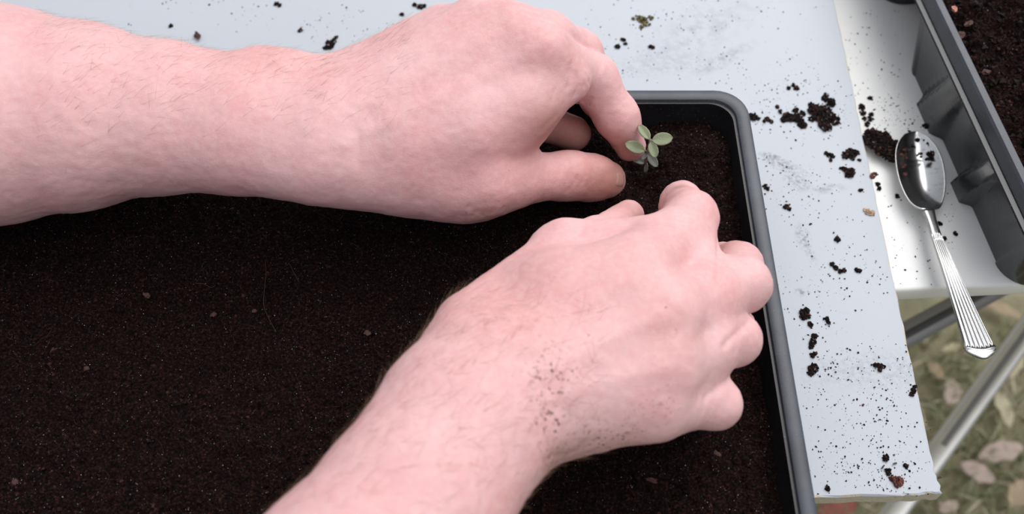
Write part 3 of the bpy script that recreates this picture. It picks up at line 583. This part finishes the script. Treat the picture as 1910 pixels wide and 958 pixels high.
def vnormals(V, Fq):
    a = np.cross(V[Fq[:, 2]]-V[Fq[:, 0]], V[Fq[:, 3]]-V[Fq[:, 1]]); Nn = np.stack([sum(np.bincount(Fq[:, k], a[:, c], len(V)) for k in range(4)) for c in range(3)], 1); return Nn/(np.linalg.norm(Nn, axis=1)[:, None]+1e-12)
class Skin:
    def __init__(s, V, Fq):
        s.V, s.F = V, Fq; s.N = vnormals(V, Fq); s.red = np.zeros(len(V)); s.dirt = np.zeros(len(V)); s.grime = np.zeros(len(V)); s.px, s.py, s.w = photo(V); s.vis = ((CAM-V)*s.N).sum(1) > 0
    def on(s, x, y):
        k = np.argwhere(s.vis & (np.abs(s.px-x) < 6) & (np.abs(s.py-y) < 6)).ravel()
        if len(k) == 0: return None
        # the skin nearest the eye within a few pixels
        k = k[s.w[k] < s.w[k].min()+.006]; return s.V[k[np.argmin((s.px[k]-x)**2+(s.py[k]-y)**2)]]
    def path(s, pix, step=2.0):
        out = []
        for (x0, y0), (x1, y1) in zip(pix[:-1], pix[1:]):
            n = max(1, int(math.hypot(x1-x0, y1-y0)/step))
            for k in range(n):
                p = s.on(x0+(x1-x0)*k/n, y0+(y1-y0)*k/n)
                if p is not None: out.append(p)
        return np.array(out)
    def dist(s, P, lim):
        d = np.full(len(s.V), 9.0)
        if len(P) == 0: return d
        k = np.argwhere(((s.V > P.min(0)-lim) & (s.V < P.max(0)+lim)).all(1)).ravel()
        for c in range(0, len(k), 4000): d[k[c:c+4000]] = np.sqrt(((s.V[k[c:c+4000], None]-P[None])**2).sum(2).min(1))
        return d
    def ridge(s, pix, w, h):
        """press (h<0) or raise (h>0) a line on the skin, w and h in mm"""
        d = s.dist(s.path(pix), w*.0035); s.V = s.V+s.N*(h*.001*np.exp(-(d/(w*.001))**2))[:, None]
    def spot(s, arr, x, y, r, amt):
        p = s.on(x, y)
        if p is not None: arr += amt*np.exp(-((s.V-p)**2).sum(1)/(r*.001)**2)
    def lump(s, x, y, r, h):
        p = s.on(x, y)
        if p is not None: s.V = s.V+s.N*(h*.001*np.exp(-((s.V-p)**2).sum(1)/(r*.001)**2))[:, None]
    def finish(s, name, parent, label):
        s.N = vnormals(s.V, s.F); s.V = s.V+s.N*(.00022*fbm(s.V*160, 3, 61)+.00010*vnoise(s.V*520, 62))[:, None]
        o = mesh(name, s.V, s.F, [SKIN], parent, True); vattr(o, 'red', np.clip(s.red, 0, 1)); vattr(o, 'dirt', np.clip(s.dirt, 0, 1)); vattr(o, 'grime', np.clip(s.grime, 0, 1)); o['label'] = label; return o
def build_arm(arm, palm, fingers, lo, hi, h=.0010, kp=.011):
    def f(X):
        d = arm[0](X)
        for s in arm[1:]: d = smin(d, s(X), .005)
        for s, k in palm: d = smin(d, s(X), k)
        r = None
        for fn, k in fingers: q = smin(d, fn(X), k); r = q if r is None else smin(r, q, .0012)
        return r
    V, Fq = polygonise(f, lo, hi, h); return Skin(relax(V, Fq, 3), Fq)
def arm_segs(st, side):
    P = [(at(x, y, z), a/100, b/100) for x, y, z, a, b in st]; return [Seg(P[i][0], P[i+1][0], P[i][1], P[i+1][1], P[i][2], P[i+1][2], side) for i in range(len(P)-1)]
person = tag(empty('person', (-.12, -.10, .10)), 'person, only two bare forearms and hands, pressing a seedling into compost', 'person')
# left hand: (photo x, photo y, height cm, radius cm) per joint
LA = arm_segs([(-560, 235, 10.4, 4.2, 3.9), (-300, 226, 9.9, 4.6, 4.1), (0, 212, 9.4, 4.95, 4.0), (150, 216, 9.2, 4.22, 3.5), (300, 218, 9.1, 3.42, 2.85), (450, 231, 9.1, 3.14, 2.45), (600, 252, 9.2, 3.2, 2.1)], (0, 1, 0))
LP = [(Seg(*[J(540, 148, 9.9, 1.0)[0], J(500, 138, 9.7, 1)[0]], .011, .010), .012)]
def mc(a, b, k=.012): return (Seg(a[0], b[0], a[1], b[1]), k)
LP += [mc(J(625, 292, 9.2, 1.5), J(1000, 98, 11.2, 1.22)), mc(J(630, 245, 9.5, 1.6), J(948, 58, 11.5, 1.18)), mc(J(635, 205, 9.4, 1.5), J(885, 44, 11.0, 1.05)), mc(J(640, 165, 9.0, 1.4), J(822, 54, 10.0, .98)),
       mc(J(690, 318, 8.6, 1.55), J(905, 335, 7.7, 1.42), .014), mc(J(760, 320, 8.2, 1.6), J(860, 350, 7.4, 1.35), .012), mc(J(1000, 100, 11.0, 1.15), J(945, 222, 9.0, 1.25), .012), mc(J(1058, 150, 10.0, .95), J(985, 205, 9.8, 1.0), .010), mc(J(880, 240, 9.9, 1.35), J(975, 205, 9.9, 1.05), .012), mc(J(800, 270, 9.0, 1.7), J(925, 262, 8.5, 1.2), .012)]
LP += [mc(J(760, 262, 9.5, 1.45), J(945, 200, 9.9, 1.25), .012)]
LF = [(chain([J(905, 335, 7.7, 1.38), J(960, 333, 7.2, 1.14), J(1060, 327, 6.1, 1.03), J(1105, 331, 5.5, .98), J(1134, 335, 5.1, .82)], .006), .010),
      (chain([J(1000, 98, 11.2, 1.18), J(1106, 148, 8.5, 1.08), J(1152, 220, 7.1, .94), J(1176, 272, 5.8, .72)], .005), .006),
      (chain([J(948, 58, 11.4, 1.1), J(1020, 70, 10.4, 1.1), J(1080, 98, 8.6, .99), J(1118, 180, 6.5, .88), J(1146, 225, 5.2, .75)], .005), .006),
      (chain([J(885, 44, 10.9, 1.0), J(985, 130, 8.0, .95), J(1008, 226, 6.3, .85), J(1070, 249, 5.5, .82)], .004), .005),
      (chain([J(822, 54, 9.9, .95), J(900, 125, 7.6, .85), J(935, 195, 6.4, .75), J(960, 230, 5.8, .68)], .004), .005)]
L = build_arm(LA, LP, LF, (-.53, -.075, .02), (.075, .125, .165))
# knuckles, tendons, folds
L.lump(1000, 95, 9, .5); L.lump(510, 100, 9, 1.0)
for pix, w, h in (([(640, 270), (760, 210), (880, 150), (985, 100)], 2.6, .45), ([(650, 210), (780, 140), (930, 60)], 2.4, .4), ([(690, 300), (800, 300), (900, 300)], 3.5, -.15), ([(760, 250), (900, 210), (960, 170)], 5, -.15),
                  ([(1062, 352), (1074, 338), (1080, 324)], .8, -.35), ([(1074, 352), (1086, 338), (1092, 326)], .7, -.25), ([(1052, 345), (1062, 330), (1066, 318)], .7, -.12), ([(1085, 352), (1100, 342), (1104, 330)], .7, -.12),
                  ([(1062, 205), (1078, 197), (1092, 190), (1100, 182)], 1.2, -1.0), ([(1064, 120), (1063, 145), (1058, 165)], .9, -.5), ([(1084, 118), (1092, 140), (1092, 165)], .9, -.5), ([(1098, 150), (1104, 168)], .8, -.45), ([(1075, 135), (1078, 160), (1070, 180)], .9, -.45), ([(1122, 215), (1150, 212), (1170, 198)], .8, -.2),
                  ([(865, 405), (872, 392), (878, 380)], .9, -.5), ([(880, 405), (890, 392)], .9, -.5), ([(898, 402), (906, 390)], .9, -.45), ([(915, 398), (922, 386)], .9, -.4), ([(850, 409), (856, 396)], .9, -.4), ([(935, 392), (941, 382)], .8, -.35),
                  ([(640, 150), (660, 220), (660, 300)], 3, -.25), ([(668, 250), (672, 330)], 1.2, -.25), ([(1036, 215), (1010, 240)], 2.0, -.3), ([(1035, 165), (1028, 190)], .8, -.3),
                  ([(200, 280), (330, 300), (450, 310), (600, 330)], 2.4, .12), ([(380, 180), (470, 210), (560, 230)], 2.4, .12), ([(560, 150), (640, 190), (720, 200)], 2.2, .15)): L.ridge(pix, w, h)
for x, y, r, a in ((1010, 90, 14, .25), (940, 50, 14, .3), (860, 60, 20, .25), (1085, 120, 10, .3), (450, 130, 26, .28), (560, 120, 22, .25), (700, 180, 28, .15), (250, 180, 45, .15), (1150, 230, 12, .35), (1130, 335, 14, .6), (1060, 345, 14, .35), (1065, 250, 18, .8), (960, 370, 20, .4), (870, 395, 18, .35), (520, 95, 14, .2)): L.spot(L.red, x, y, r, a)
for x, y, r, a in ((1152, 340, 9, .9), (1128, 345, 13, .6), (1095, 352, 10, .3), (1170, 285, 7, .9), (1150, 265, 8, .5), (1055, 248, 16, 1.0), (1025, 240, 14, 1.0), (1085, 255, 10, .6), (1000, 380, 9, .4), (870, 408, 5, .35), (910, 398, 5, .35)): L.spot(L.grime, x, y, r, a)  # grime on the tips; on the curled finger also shade painted into the skin
for x, y, r, a in ((1096, 191, 1.5, 1.2), (946, 319, 1.0, 1.2), (875, 405, 5, .35)): L.spot(L.dirt, x, y, r, a)
LO = L.finish('arm', person, "left arm reaching in from the left, thumb and index finger at the seedling"); LO.location = -np.array(person.location)
# right hand
RA = arm_segs([(440, 1400, 13.5, 4.1, 3.9), (560, 1220, 12.8, 3.6, 3.4), (658, 1087, 12.2, 3.1, 2.9), (766, 945, 11.7, 2.92, 2.6), (872, 782, 11.2, 2.95, 2.35), (925, 714, 11.0, 3.0, 2.25)], (.79, -.62, 0))
RP = [mc(J(930, 690, 10.7, 1.7), J(1180, 500, 11.2, 1.2)), mc(J(955, 720, 10.8, 1.7), J(1238, 585, 11.2, 1.2)), mc(J(975, 760, 10.5, 1.7), J(1238, 682, 10.7, 1.12)), mc(J(1000, 768, 10.0, 1.3), J(1216, 758, 9.9, 1.02)),
      mc(J(893, 615, 10.0, 1.5), J(1045, 478, 9.0, 1.1), .014), mc(J(1040, 775, 9.4, 1.0), J(1200, 750, 9.0, 1.0), .012), mc(J(1070, 462, 9.4, 1.0), J(1195, 452, 9.9, .95), .010), mc(J(1290, 462, 9.3, 1.0), J(1305, 540, 9.8, 1.05), .010), mc(J(1310, 640, 9.6, .9), J(1290, 700, 9.2, .9), .008), mc(J(1320, 590, 9.6, .95), J(1310, 640, 9.6, .95), .008), mc(J(1050, 560, 10.4, 1.8), J(1150, 560, 10.4, 1.6), .014)]
RF = [(chain([J(1045, 480, 9.0, 1.05), J(1112, 446, 6.9, .85), J(1172, 402, 5.2, .72)], .006), .010),
      (chain([J(1195, 505, 11.0, 1.15), J(1289, 404, 9.2, 1.0), J(1271, 377, 7.0, .82), J(1258, 388, 5.6, .72)], .005), .008),
      (chain([J(1238, 585, 11.1, 1.15), J(1385, 530, 9.1, 1.02), J(1376, 497, 7.5, .94), J(1348, 485, 6.0, .8)], .005), .008),
      (chain([J(1238, 682, 10.6, 1.08), J(1369, 632, 8.7, .94), J(1364, 612, 6.6, .86), J(1330, 595, 5.3, .76)], .005), .008),
      (chain([J(1216, 758, 9.8, 1.0), J(1334, 752, 8.3, .88), J(1330, 736, 6.5, .8), J(1300, 715, 5.2, .7)], .005), .008)]
R = build_arm(RA, RP, RF, (-.25, -.34, .02), (.125, .075, .19))
for x, y, r, h in ((1180, 505, 9, .6), (1238, 588, 9, .7), (1238, 685, 8, .6), (1216, 768, 8, .4), (870, 590, 12, .6)): R.lump(x, y, r, h)
for pix, w, h in (([(960, 640), (1080, 570), (1195, 505)], 2.6, .35), ([(1000, 700), (1120, 640), (1238, 588)], 2.6, .4), ([(1010, 750), (1130, 715), (1238, 685)], 2.4, .35), ([(1150, 590), (1190, 555), (1215, 540)], 5, -.5), ([(1160, 670), (1210, 640), (1240, 632)], 5, -.45),
                  ([(1005, 660), (1018, 720), (1020, 790), (1030, 850)], 1.3, -.6), ([(1022, 690), (1034, 740), (1036, 800)], 1.1, -.4), ([(990, 690), (1000, 760), (1008, 830)], 1.1, -.3), ([(1060, 780), (1080, 840)], 2.2, -.2), ([(1018, 855), (1040, 850), (1075, 842)], 1.0, -.35),
                  ([(1085, 410), (1088, 425), (1080, 440)], 1.2, -.4), ([(1235, 398), (1245, 412), (1262, 424)], 1.2, -.4), ([(1160, 405), (1175, 418), (1200, 420)], 1.2, -.3), ([(1345, 468), (1380, 472), (1405, 468)], .8, -.25), ([(1340, 520), (1343, 490), (1342, 465), (1341, 445)], 1.5, -1.2),
                  ([(1300, 420), (1318, 432), (1330, 440)], .7, -.15), ([(1402, 596), (1385, 612), (1368, 627), (1350, 645)], 1.3, -.9), ([(1360, 708), (1345, 718), (1330, 730), (1315, 742)], 1.3, -.9), ([(880, 640), (960, 600), (1040, 570)], 2.2, .14), ([(800, 720), (880, 690), (950, 640), (1010, 610)], 2.2, .14), ([(1050, 690), (1100, 730), (1180, 740)], 2.0, .15)): R.ridge(pix, w, h)
for x, y, r, a in ((1180, 500, 14, .3), (1238, 585, 14, .3), (1255, 630, 12, .35), (1320, 400, 14, .3), (930, 560, 26, .35), (960, 600, 22, .35), (1000, 500, 24, .2), (1240, 690, 12, .2), (1360, 520, 16, .2), (1265, 350, 8, .5), (1170, 395, 12, .4), (800, 800, 40, .12), (1120, 500, 20, .2)): R.spot(R.red, x, y, r, a)
for x, y, r, a in ((1265, 345, 5, .8), (1250, 370, 6, .5), (1180, 390, 9, .4), (1030, 860, 7, .7), (1060, 850, 6, .45), (1100, 840, 6, .35), (1360, 455, 7, .5), (1150, 825, 6, .3)): R.spot(R.grime, x, y, r, a)
for x, y, r, a in ((1035, 680, 8, .75), (1045, 690, 5, .6), (1020, 710, 6, .6), (1018, 745, 5, .5), (1022, 780, 6, .7), (1035, 800, 6, .6), (1028, 825, 5, .6), (1045, 845, 7, .8), (1080, 842, 6, .7), (1110, 832, 6, .7), (1140, 826, 6, .65), (1170, 820, 5, .5), (1100, 805, 6, .4), (1030, 862, 6, .9), (1190, 790, 8, .35), (1250, 740, 7, .3), (1310, 790, 4, .3), (1102, 628, 1.2, 1.5), (1028, 518, 1.1, 1.4), (1241, 570, 1.1, 1.2), (1258, 615, 1.0, 1.0), (920, 590, 9, .25)): R.spot(R.dirt, x, y, r, a)
RO = R.finish('arm', person, "right arm reaching up from the bottom edge, soil on its wrist, fingers bent"); RO.location = -np.array(person.location)
# thumb nail of the left hand, and fine arm hair
def nail(S, x, y, ang, wmm, lmm, parent):
    p = S.on(x, y)
    if p is None: return
    k = np.argmin(((S.V-p)**2).sum(1)); nn = S.N[k]; ax = RGT*math.cos(ang)-UPV*math.sin(ang); ax = ax-nn*(ax@nn); ax /= np.linalg.norm(ax); sd = np.cross(nn, ax); V = []; Fc = []; nu, nv = 9, 9
    for i in range(nu):
        for j in range(nv):
            u = -1+2*i/(nu-1); v = -1+2*j/(nv-1); w = wmm/2000*(1-.25*abs(min(0, u))**3-.25*max(0, u)**4)
            q = p+ax*u*lmm/2000+sd*v*w; m = np.argmin(((S.V-q)**2).sum(1)); q = q+S.N[m]*((S.V[m]-q)@S.N[m]); e = max(abs(u), abs(v)); V.append(q+S.N[m]*(.00035 if e < .95 else -.0002)-np.array(parent.parent.location)*0)
    for i in range(nu-1):
        for j in range(nv-1): a = i*nv+j; Fc.append((a, a+1, a+nv+1, a+nv))
    mesh('fingernail', V, Fc, [NAIL], parent, True)
nail(L, 1158, 336, 0.1, 7.5, 6.5, LO)
def hair(S, n, test, parent, dirv, lmin=.004, lmax=.010):
    k = np.argwhere(test(S.px, S.py) & (S.V[:, 2] > .085)).ravel(); k = RNG.choice(k, n); V = []; Fc = []
    for i in k:
        p, nn = S.V[i], S.N[i]; Ln = random.uniform(lmin, lmax); d = np.array(dirv)+RNG.normal(size=3)*.35; d -= nn*(d@nn); d /= np.linalg.norm(d)+1e-9; s = np.cross(d, nn) *.000034; b = len(V)
        for t, w in ((0, 1), (.4, .8), (.75, .5), (1, .15)):
            c = p+d*Ln*t+nn*Ln*(.30*t-.10*t*t); V += [tuple(c+s*w), tuple(c-s*w), tuple(c+nn*.00004*w)]
        for q in range(3):
            for e in range(3): Fc.append((b+3*q+e, b+3*q+(e+1) % 3, b+3*q+3+(e+1) % 3, b+3*q+3+e))
    o = mesh('arm_hair', V, Fc, [HAIR], parent); o['kind'] = 'stuff'
hair(L, 850, lambda x, y: (x > 60) & (x < 760) & (y < 235-.06*x+RNG.normal(size=len(x))*40), LO, RGT*.8+UPV*.5)
hair(R, 1100, lambda x, y: (y < 960) & (x < 1120) & (y > 540), RO, RGT*.5-UPV*.2+UPV*.5)
